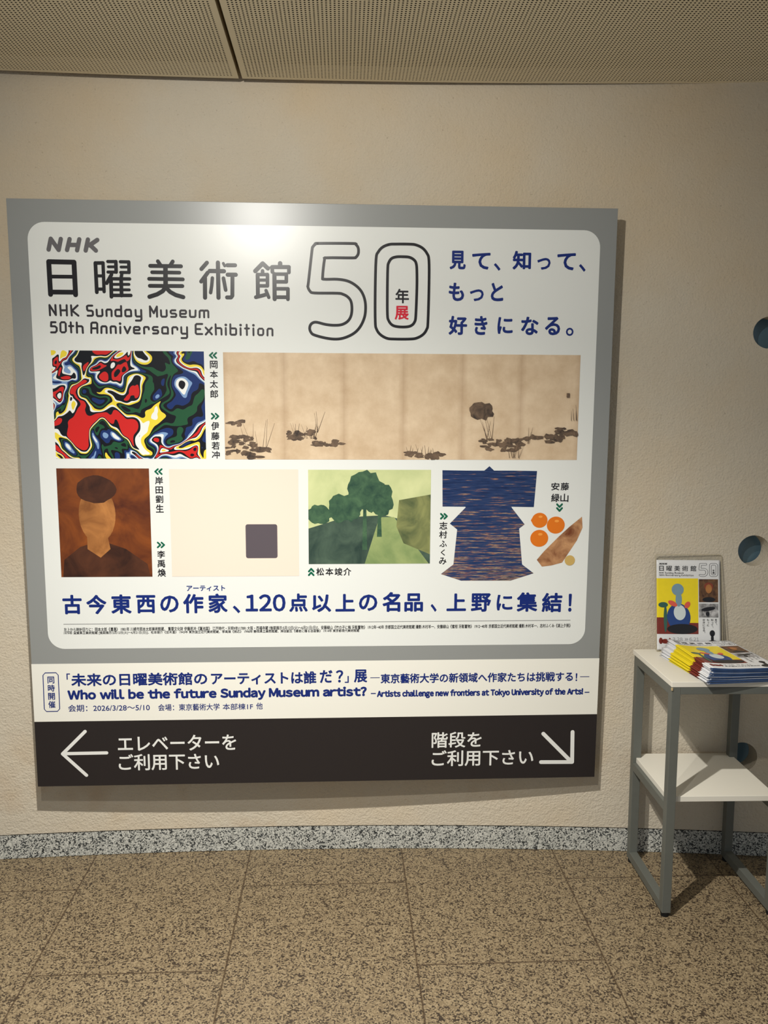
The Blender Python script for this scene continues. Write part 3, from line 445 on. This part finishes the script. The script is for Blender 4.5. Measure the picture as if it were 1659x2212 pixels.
def text_geo(items, bold):
    """each string fitted to its box; bold = extra stem weight as a share of the box height"""
    V = []; Fc = []; up = []
    for s, b in items:
        if all(0x20 <= ord(c) < 0x7f for c in s): vs, fs = latin_raw(s, 0.105)
        else: vs, fs = glyph_raw(s)
        x0 = min(v[0] for v in vs); x1 = max(v[0] for v in vs); y0 = min(v[1] for v in vs); y1 = max(v[1] for v in vs)
        r = bold * (b[3] - b[1]); ux0, ux1, uy0, uy1 = b[0] + r, b[2] - r, b[1] + r, b[3] - r
        base = [(ux0 + (x - x0) / (x1 - x0) * (ux1 - ux0), uy0 + (y1 - y) / (y1 - y0) * (uy1 - uy0)) for x, y in vs]
        for c_i, (dx, dy) in enumerate([(0, 0)] + [(r * math.cos(q * math.pi / 4), r * math.sin(q * math.pi / 4)) for q in range(8)] if bold > 0.004 else [(0, 0)]):
            k = len(V); up += [c_i * 5] * len(base); V += [(x + dx, y + dy) for x, y in base]; Fc += [tuple(i + k for i in f) for f in fs]
    LIFT[id(V)] = up; KEEP.append(V)
    return V, Fc
def on_sign(name, geo, d, mat, parent=sign):
    # the faces step up by microns so that overlapping strokes never share one plane
    V, Fc = geo; vs = [None] * len(V); used = {}
    for i, f in enumerate(Fc):
        for q in f: used.setdefault(q, i)
    lift = LIFT.get(id(V))
    return mesh_obj(name, [B(x, y, d + ((lift[k] if lift else used.get(k, 0) % 110) * 2e-6)) for k, (x, y) in enumerate(V)], Fc, mat, parent)

# --- lettering on the white field
on_sign('broadcaster_logo', stroke_geo(STROKES['logo']), L2, M['logo'], field)
on_sign('title_lettering', stroke_geo(STROKES['title']), L2, M['black'], field)
on_sign('english_lettering', stroke_geo(STROKES['english_line']), L2, M['english'], field)
on_sign('english_lettering', stroke_geo(STROKES['english_line_two']), L2, M['english'], field)
on_sign('outlined_numeral', stroke_geo(STROKES['five'], True), L2, M['black'], field)
on_sign('outlined_numeral', stroke_geo(STROKES['zero'], True), L2, M['black'], field)
on_sign('caption_arrows', stroke_geo(STROKES['chevrons']), L2, M['green'], field)
rect_mesh('rule_line', [BOX['rule'][0], 1310.0, BOX['rule'][2], 1311.6], L2, M['rule'], field)
STRIP_T = {'badge_lettering', 'strip_title_lettering', 'strip_subtitle_lettering', 'strip_english_lettering', 'strip_date_lettering'}
for name, mat, bold, items in TEXT:
    par = strip if name in STRIP_T else dark if name in ('lift_lettering', 'stairs_lettering') else field
    on_sign(name, text_geo(items, bold), L2, M[mat], par)
on_sign('badge_outline', stroke_geo(STROKES['badge_outline']), L2, M['blue'], strip)
for k in ('dash1', 'dash2', 'dash3', 'dash4'): rect_mesh('dash', BOX[k], L2, M['blue'], strip)
on_sign('left_arrow', stroke_geo(STROKES['arrow_left']), L2, M['white'], dark)
on_sign('down_right_arrow', stroke_geo(STROKES['arrow_right']), L2, M['white'], dark)

# --- pictures printed on the white field: one mesh each, its colour areas laid over its ground
class Pic:
    def __init__(s, name, b, ground):
        s.name = name; s.b = b; s.V = []; s.F = []; s.m = []; s.mats = []
        s.area([(0, 0), (1, 0), (1, 1), (0, 1)], ground)
    def pt(s, x, y): return (s.b[0] + x * (s.b[2] - s.b[0]), s.b[1] + y * (s.b[3] - s.b[1]))
    def area(s, pts, mat, raw=False):
        if mat not in s.mats: s.mats.append(mat)
        k = len(s.V); d = L2 + 0.00002 * len(s.F)
        s.V += [B(*(p if raw else s.pt(*p)), d) for p in pts]
        ar = sum(pts[i - 1][0] * pts[i][1] - pts[i][0] * pts[i - 1][1] for i in range(len(pts)))
        ids = list(range(k, k + len(pts)))
        s.F.append(tuple(reversed(ids)) if ar > 0 else tuple(ids)); s.m.append(s.mats.index(mat))
    def blob(s, x, y, rx, ry, mat, n=28, wob=0.0, rot=0.0):
        pts = []
        for i in range(n):
            a = 2 * math.pi * i / n; q = 1 + wob * (random.random() - 0.5) * 2
            ex, ey = rx * q * math.cos(a), ry * q * math.sin(a)
            pts.append((x + ex * math.cos(rot) - ey * math.sin(rot), y + ex * math.sin(rot) + ey * math.cos(rot)))
        s.area([(min(1, max(0, px)), min(1, max(0, py))) for px, py in pts], mat)
    def done(s, parent=field, label=None):
        o = mesh_obj(s.name, s.V, s.F, [M[m] for m in s.mats], parent, s.m)
        if label: o['label'] = label
        return o
p = Pic('picture', BOX['swirl'], 'swirl'); p.done(label='swirling many-coloured abstract picture')
p = Pic('picture', BOX['screen'], 'screen')
rnd = random.Random(3)
def tuft(x, y, n, h, spread):
    for _ in range(n):
        a = x + rnd.uniform(-spread, spread); l = h * rnd.uniform(0.4, 1); dx = rnd.uniform(-0.4, 0.4) * l * 0.3
        p.area([(a, min(1, y)), (a + 0.0012, min(1, y)), (a + dx + 0.0004, y - l), (a + dx, y - l)], 'inkbrown')
def mound(x, y, rx, ry, n):
    for _ in range(n):
        p.blob(x + rnd.uniform(-rx, rx), min(0.985, y + rnd.uniform(-ry, ry)), rnd.uniform(0.004, 0.016), rnd.uniform(0.008, 0.024), 'inkbrown', 10, 0.35)
mound(0.045, 0.87, 0.04, 0.09, 30); mound(0.03, 0.66, 0.03, 0.02, 8); mound(0.10, 0.93, 0.03, 0.05, 10); tuft(0.09, 0.9, 8, 0.3, 0.03)
mound(0.215, 0.77, 0.04, 0.04, 16); tuft(0.225, 0.8, 14, 0.16, 0.03); mound(0.29, 0.85, 0.04, 0.02, 10); tuft(0.262, 0.74, 3, 0.24, 0.006)
mound(0.56, 0.95, 0.05, 0.03, 22); tuft(0.56, 0.96, 12, 0.12, 0.05)
p.blob(0.722, 0.53, 0.036, 0.085, 'inkbrown', 20, 0.2); tuft(0.745, 0.80, 7, 0.26, 0.012)
mound(0.78, 0.85, 0.055, 0.06, 34); mound(0.90, 0.80, 0.06, 0.03, 16); mound(0.965, 0.73, 0.03, 0.04, 14); tuft(0.855, 0.84, 3, 0.16, 0.004); tuft(0.82, 0.98, 9, 0.14, 0.02); tuft(0.985, 0.62, 4, 0.16, 0.01)
p.area([(0.963, 0.36), (0.972, 0.36), (0.972, 0.40), (0.963, 0.40)], 'inkbrown')
p.done(label='wide aged-paper folding screen picture with ink reeds')
p = Pic('picture', BOX['portrait'], 'paintbrown')
p.area([(0.02, 1), (0.04, 0.84), (0.22, 0.72), (0.45, 0.66), (0.72, 0.74), (0.95, 0.88), (0.98, 1)], 'paintdark')
p.blob(0.42, 0.42, 0.20, 0.26, 'paintochre', 30); p.area([(0.30, 0.6), (0.52, 0.6), (0.55, 0.74), (0.44, 0.82), (0.30, 0.74)], 'paintochre'); p.blob(0.42, 0.19, 0.215, 0.125, 'paintdark', 26, 0.04)
p.done(label='brown painted picture of a head and shoulders shape')
p = Pic('picture', BOX['cream'], 'cream'); p.area([(a, b) for a, b in rounded(BOX['patch'], 7, 4)], 'patchgrey', True); p.done(label='cream picture with one grey square')
p = Pic('picture', BOX['street'], 'paintsky')
p.area([(0, 0.62), (0.3, 0.5), (0.62, 0.48), (1, 0.6), (1, 1), (0, 1)], 'paintroad'); p.area([(0.58, 0.5), (0.7, 0.5), (0.99, 1), (0.46, 1)], 'paintpath')
p.area([(0.74, 0.32), (1, 0.26), (1, 0.9), (0.78, 0.78), (0.72, 0.6)], 'paintwall')
for bx, by, rx, ry in ((0.09, 0.47, 0.1, 0.1), (0.26, 0.40, 0.1, 0.15), (0.36, 0.42, 0.07, 0.12), (0.6, 0.32, 0.09, 0.18), (0.46, 0.2, 0.15, 0.2), (0.53, 0.28, 0.1, 0.16)): p.blob(bx, by, rx, ry, 'painttree', 26, 0.12)
for bx, by, h in ((0.46, 0.35, 0.5), (0.58, 0.45, 0.26)): p.area([(bx - 0.012, by), (bx + 0.012, by), (bx + 0.02, by + h), (bx - 0.02, by + h)], 'painttree')
p.done(label='green painted picture of a tree-lined road')
on_pic = []
poly_mesh('robe_picture', SHAPE['robe'], L2, M['robe'], field)['label'] = 'striped dark blue robe printed on the sign'
for k, mt in (('o1', 'peel'), ('o2', 'orange'), ('o3', 'orange')):
    (cx, cy), r = SHAPE[k]
    pts = [(cx + r * math.cos(2 * math.pi * i / 36), cy + r * 0.95 * math.sin(2 * math.pi * i / 36)) for i in range(36)]
    if k == 'o1': pts = [(cx - r * 1.12, cy + 0.0) if i in (17, 18, 19) else q for i, q in enumerate(pts)]
    poly_mesh('printed_orange', pts, L2, M['orange'], field)
    poly_mesh('printed_highlight', [(cx + (q[0] - cx) * 0.25 + r * 0.1, cy + (q[1] - cy) * 0.16 - r * 0.45) for q in pts], L3, M['peel'], field)
poly_mesh('printed_root', SHAPE['shoot'], L2, M['shootbrown'], field)
(cx, cy), r = SHAPE['nut']; poly_mesh('printed_bulb', [(cx + r * math.cos(2 * math.pi * i / 24), cy + r * math.sin(2 * math.pi * i / 24)) for i in range(24)], L3, M['straw'], field)

# ------------------------------------------------------------------ the side table
TX, TY, TH, TW, TD, TZ, SZ = 0.9602, 2.3034, -0.020, 0.355, 0.346, 0.7354, 0.374
table = empty('side_table', (TX, TY, 0), (0, 0, TH)); tag(table, 'narrow two-tier table with white tops and grey steel frame against the wall', 'table')
LT = 0.027
top = boxes('tabletop', [(0, TW, 0, TD, TZ - 0.016, TZ)], M['laminate'], table, 0.0012)
shelf = boxes('shelf', [(0.012, TW - 0.012, 0.022, TD - 0.004, SZ - 0.017, SZ)], M['laminate'], table, 0.001)
FZ = 0.014
for x in (0.001, TW - LT - 0.001):
    for y in (0.001, TD - LT - 0.012):
        lg = boxes('leg', [(x, x + LT, y, y + LT, FZ, TZ - 0.0165)], M['steel'], table, 0.0015)
        bm = bmesh.new(); bmesh.ops.create_cone(bm, cap_ends=True, segments=20, radius1=0.012, radius2=0.013, depth=FZ, matrix=Matrix.Translation((x + LT / 2, y + LT / 2, FZ / 2)))
        me = bpy.data.meshes.new('foot'); bm.to_mesh(me); bm.free(); me.materials.append(M['rubber']); o = bpy.data.objects.new('foot', me); C.objects.link(o); o.parent = lg; o['label'] = 'black rubber foot'
    a, b = 0.001 + LT, TD - LT - 0.012
    boxes('side_rail', [(x, x + LT, a, b, FZ, FZ + LT)], M['steel'], table, 0.0012)
    boxes('side_rail', [(x, x + LT, a, b, TZ - 0.0165 - LT, TZ - 0.0165)], M['steel'], table, 0.0012)
    boxes('side_rail', [(x, x + LT, a, b, SZ - 0.0175 - LT, SZ - 0.0175)], M['steel'], table, 0.0012)
for y in (0.001, TD - LT - 0.012): boxes('cross_rail', [(0.001 + LT, TW - LT - 0.001, y, y + LT, TZ - 0.0165 - LT * 0.8, TZ - 0.0165)], M['steel'], table, 0.0012)
boxes('corner_screw', [(-0.0005, 0.004, -0.002, 0.004, TZ - 0.026, TZ - 0.0175)], M['brass'], table, 0.0008)

# ------------------------------------------------------------------ leaflets
FW, FH = 0.210, 0.297
US = [0, .03, .09, .15, .22, .3, .37, .45, .52, .6, .655, .665, .72, .78, .85, .91, .97, 1]
VS = [0, .05, .1, .15, .19, .205, .213, .26, .3, .36, .42, .47, .485, .53, .58, .64, .7, .76, .825, .87, .92, .96, .984, 1]
LM = ['paper', 'yellow', 'maroon', 'umber', 'inkwash', 'backblue']
def cell(u, v):
    if u < .655 and .205 < v < .825: return 1 if (v < .64 or (v < .7 and u > .5)) else 2
    if .665 < u < .97:
        if .213 < v < .47: return 3
        if .485 < v < .64: return 4
    return 0
def sheet(name, pos, thick, parent=None, hem=0):
    """one leaflet: grid on top, plain back, coloured cut edges; pos(u, v, w) gives the point w above the sheet's lower face"""
    us, vs = US, VS; nu, nv = len(us), len(vs)
    V = [pos(u, v, thick) for v in vs for u in us] + [pos(u, v, 0.0) for v in vs for u in us]; Fc = []; fm = []; O = nu * nv
    I = lambda i, j: j * nu + i
    for j in range(nv - 1):
        for i in range(nu - 1):
            m = cell((us[i] + us[i + 1]) / 2, (vs[j] + vs[j + 1]) / 2)
            if j == nv - 2: m = hem
            Fc.append((I(i, j + 1), I(i + 1, j + 1), I(i + 1, j), I(i, j))); fm.append(m)
            Fc.append((O + I(i, j), O + I(i + 1, j), O + I(i + 1, j + 1), O + I(i, j + 1))); fm.append(5)
        m = cell(0.02, (vs[j] + vs[j + 1]) / 2)
        Fc.append((I(0, j), O + I(0, j), O + I(0, j + 1), I(0, j + 1))); fm.append(m)
        Fc.append((I(nu - 1, j + 1), O + I(nu - 1, j + 1), O + I(nu - 1, j), I(nu - 1, j))); fm.append(0)
    for i in range(nu - 1):
        Fc.append((I(i + 1, 0), O + I(i + 1, 0), O + I(i, 0), I(i, 0))); fm.append(0)
        Fc.append((I(i, nv - 1), O + I(i, nv - 1), O + I(i + 1, nv - 1), I(i + 1, nv - 1))); fm.append(5)
    return mesh_obj(name, V, Fc, [M[m] for m in LM], parent, fm, True)
M['coralbrown'] = plain('leaflet_rust', (134, 60, 40), 0.38, 0.4, 0.1, 60)
# title block of the sign, scaled onto the leaflet
def fit(geo, src, dst):
    V, Fc = geo; sx = (dst[2] - dst[0]) / (src[2] - src[0]); sy = (dst[3] - dst[1]) / (src[3] - src[1])
    return [(dst[0] + (x - src[0]) * sx, dst[1] + (y - src[1]) * sy) for x, y in V], Fc
_all = [q for k in ('logo', 'title', 'english_line', 'english_line_two', 'five', 'zero') for s_ in STROKES[k] for q in s_[0]]
SRC = (min(q[0] for q in _all), min(q[1] for q in _all), max(q[0] for q in _all), max(q[1] for q in _all)); DST = (.045, .035, .965, .185)
def disc(x, y, rx, ry, rot=0.0, rings=4, n=28):
    V = [(x, y)]; Fc = []
    for k in range(1, rings + 1):
        for i in range(n):
            a = 2 * math.pi * i / n; ex, ey = rx * k / rings * math.cos(a), ry * k / rings * math.sin(a)
            V.append((x + ex * math.cos(rot) - ey * math.sin(rot), y + (ex * math.sin(rot) + ey * math.cos(rot))))
    for i in range(n):
        Fc.append((0, 1 + (i + 1) % n, 1 + i))
        for k in range(1, rings):
            a = 1 + (k - 1) * n; b = 1 + k * n; Fc.append((a + i, a + (i + 1) % n, b + (i + 1) % n, b + i))
    return V, Fc
def join(*gs):
    V = []; Fc = []
    for v, f in gs:
        k = len(V); V += v; Fc += [tuple(i + k for i in q) for q in f]
    return V, Fc
def thin(strokes, k): return [[s_[0], s_[1] * k, s_[2]] for s_ in strokes]
def prints(parent, pos, thick, full=True):
    def put(name, geo, mat, lift):
        V, Fc = geo; return mesh_obj(name, [pos(u, v, thick + lift) for u, v in V], Fc, M[mat], parent)
    g = [fit(stroke_geo(thin(STROKES[k], 1.0)), SRC, DST) for k in ('logo', 'title', 'english_line', 'english_line_two')] + [fit(stroke_geo(thin(STROKES[k], 0.85), True), SRC, DST) for k in ('five', 'zero')]
    yr = [it for nme, _, _, its in TEXT if nme in ('year_character', 'exhibition_character') for it in its]
    put('title_lettering', join(*g, fit(text_geo(yr, .02), SRC, DST)), 'type', 0.0005)
    # generic seated shape in flat colours
    put('picture_figure', disc(.135, .655, .028, .15), 'teal', 0.0006)
    put('picture_figure', disc(.10, .50, .075, .03), 'teal', 0.0007)
    put('picture_figure', disc(.345, .635, .185, .15, 0.1), 'inkblue', 0.0008)
    put('picture_figure', disc(.40, .768, .24, .056), 'night', 0.0009)
    put('picture_figure', disc(.36, .585, .095, .085, 0.2), 'softwhite', 0.0010)
    put('picture_figure', disc(.33, .33, .095, .066), 'greyblue', 0.0010)
    put('picture_figure', disc(.345, .44, .05, .08), 'greyblue', 0.0011)
    put('picture_figure', disc(.25, .485, .075, .028, 0.3), 'coral', 0.0012)
    put('picture_figure', disc(.48, .50, .05, .032, -0.5), 'coral', 0.0013)
    put('small_portrait', disc(.82, .32, .05, .05), 'paintochre', 0.0007)
    put('small_portrait', disc(.82, .295, .07, .045), 'coralbrown', 0.0006)
    put('small_portrait', disc(.82, .44, .1, .028), 'night', 0.0008)
    put('small_ink_picture', disc(.81, .545, .11, .022, -0.1), 'night', 0.0006)
    put('small_ink_picture', disc(.80, .60, .03, .025), 'night', 0.0007)
    cols = []
    for s_, x, y0 in (('見て、', .925, .655), ('知って、', .865, .655), ('もっと', .80, .655), ('好きになる。', .735, .655)):
        for i, ch in enumerate(s_):
            if ch in '、。': cols.append((ch, (x + .012, y0 + i * .029, x + .024, y0 + i * .029 + .011)))
            elif ch == 'っ': cols.append((ch, (x - .004, y0 + i * .029 + .006, x + .022, y0 + i * .029 + .022)))
            else: cols.append((ch, (x - .014, y0 + i * .029, x + .022, y0 + i * .029 + .024)))
    put('slogan_lettering', text_geo(cols, .01), 'type', 0.0006)
    put('bust_picture', join(disc(.87, .815, .042, .035), disc(.87, .87, .022, .05), disc(.875, .935, .105, .045)), 'night', 0.0007)
    put('building_picture', join(disc(.06, .90, .03, .035), disc(.13, .905, .06, .026), disc(.20, .90, .02, .032)), 'maroon', 0.0006)
    put('date_lettering', text_geo([('3.28', (.245, .862, .40, .90)), ('»', (.435, .868, .49, .894)), ('6.21', (.51, .862, .66, .90))], .0), 'dategrey', 0.0006)
    put('venue_lettering', text_geo([('東京藝術大学大学美術館', (.23, .915, .75, .94))], .012), 'type', 0.0006)

# leaflet standing in a clear plastic sleeve, leaning back on the wall
LX, LZ0 = 1.0415, TZ + 0.004
lean = math.atan2(0.048, 0.32)
def stand_frame(name, lift):
    o = empty(name, (LX - 0.0095, 2.617, TZ + lift), (-lean, 0, -0.055)); return o
sl = stand_frame('plastic_sleeve', 0.0006); tag(sl, 'clear plastic sleeve leaning on the wall around the upright leaflet', 'sleeve')
SWD, SHT, ST = 0.222, 0.322, 0.0032
def rr(x0, x1, z0, z1, r, n=5):
    return [(cx + r * math.cos(math.radians(a0 + 90 * i / n)), cz + r * math.sin(math.radians(a0 + 90 * i / n))) for cx, cz, a0 in ((x1 - r, z1 - r, 0), (x0 + r, z1 - r, 90), (x0 + r, z0 + r, 180), (x1 - r, z0 + r, 270)) for i in range(n + 1)]
ol = rr(0, SWD, 0, SHT, 0.008); n_ = len(ol)
for nm_, y in (('front_film', 0.0), ('back_film', ST)):
    mesh_obj(nm_, [(x, y, z) for x, z in ol], [tuple(reversed(range(n_)))], M['clear'], sl)
il = rr(0.0022, SWD - 0.0022, 0.0022, SHT - 0.0022, 0.006)
vs = [(x, y, z) for y in (-0.0002, ST + 0.0002) for lp in (ol, il) for x, z in lp]; fs = []
for i in range(n_):
    j = (i + 1) % n_
    fs += [(i, n_ + i, n_ + j, j), (2 * n_ + i, 2 * n_ + j, 3 * n_ + j, 3 * n_ + i), (i, j, 2 * n_ + j, 2 * n_ + i), (n_ + i, 3 * n_ + i, 3 * n_ + j, n_ + j)]
mesh_obj('welded_rim', vs, fs, M['rim'], sl)
lf = stand_frame('leaflet', 0.0006); tag(lf, 'yellow-pictured exhibition leaflet standing upright in a clear sleeve behind the stack', 'leaflet')
PX0, PZ0 = 0.0045, 0.006
pos_st = lambda u, v, w: (PX0 + u * FW, 0.0019 - w, PZ0 + (1 - v) * FH)
sheet('printed_sheet', pos_st, 0.0003, lf); prints(lf, pos_st, 0.0003)

# stack of leaflets on the table
NS, PT = 38, 0.00094
rj = random.Random(11)
for k in range(NS):
    s_ = k / (NS - 1)
    ang = math.radians(5.6 - 3.6 * s_ + rj.uniform(-0.9, 0.9))
    bx = 1.026 + 0.030 * s_ + rj.uniform(-0.004, 0.004) + (0.006 if s_ > 0.5 else 0)
    by = 2.570 + 0.024 * s_ + rj.uniform(-0.003, 0.003)
    z0 = TZ + 0.0007 + k * (PT + 0.00006)
    c_, n2 = math.cos(ang), math.sin(ang)
    def pos(u, v, w, s_=s_, c_=c_, n2=n2, bx=bx, by=by):
        x = u * FW; y = -v * FH
        X, Y = x * c_ - y * n2, x * n2 + y * c_
        q = max(0.0, 1 - (X + bx - 1.02) / 0.15); r_ = max(0.0, (X + bx - 1.20) / 0.1); d = (Y + by - 2.28) / 0.33
        return (X, Y, w + s_ * (0.022 * q * q * (0.55 + 0.45 * d) + 0.002 * r_ * r_))
    o = sheet('leaflet', pos, PT, None, 0 if k == NS - 1 or rj.random() < 0.18 else 5)
    o.location = (bx, by, z0)
    if k == NS - 1:
        tag(o, 'topmost yellow-pictured leaflet lying on the stack on the table', 'leaflet', 'leaflets stacked on the table')
        prints(o, pos, PT)
    elif k == 0: tag(o, 'lowest leaflet of the stack, lying directly on the white tabletop', 'leaflet', 'leaflets stacked on the table')
    else: tag(o, 'leaflet within the fanned stack on the table, under the topmost one', 'leaflet', 'leaflets stacked on the table')
bpy.context.view_layer.update()
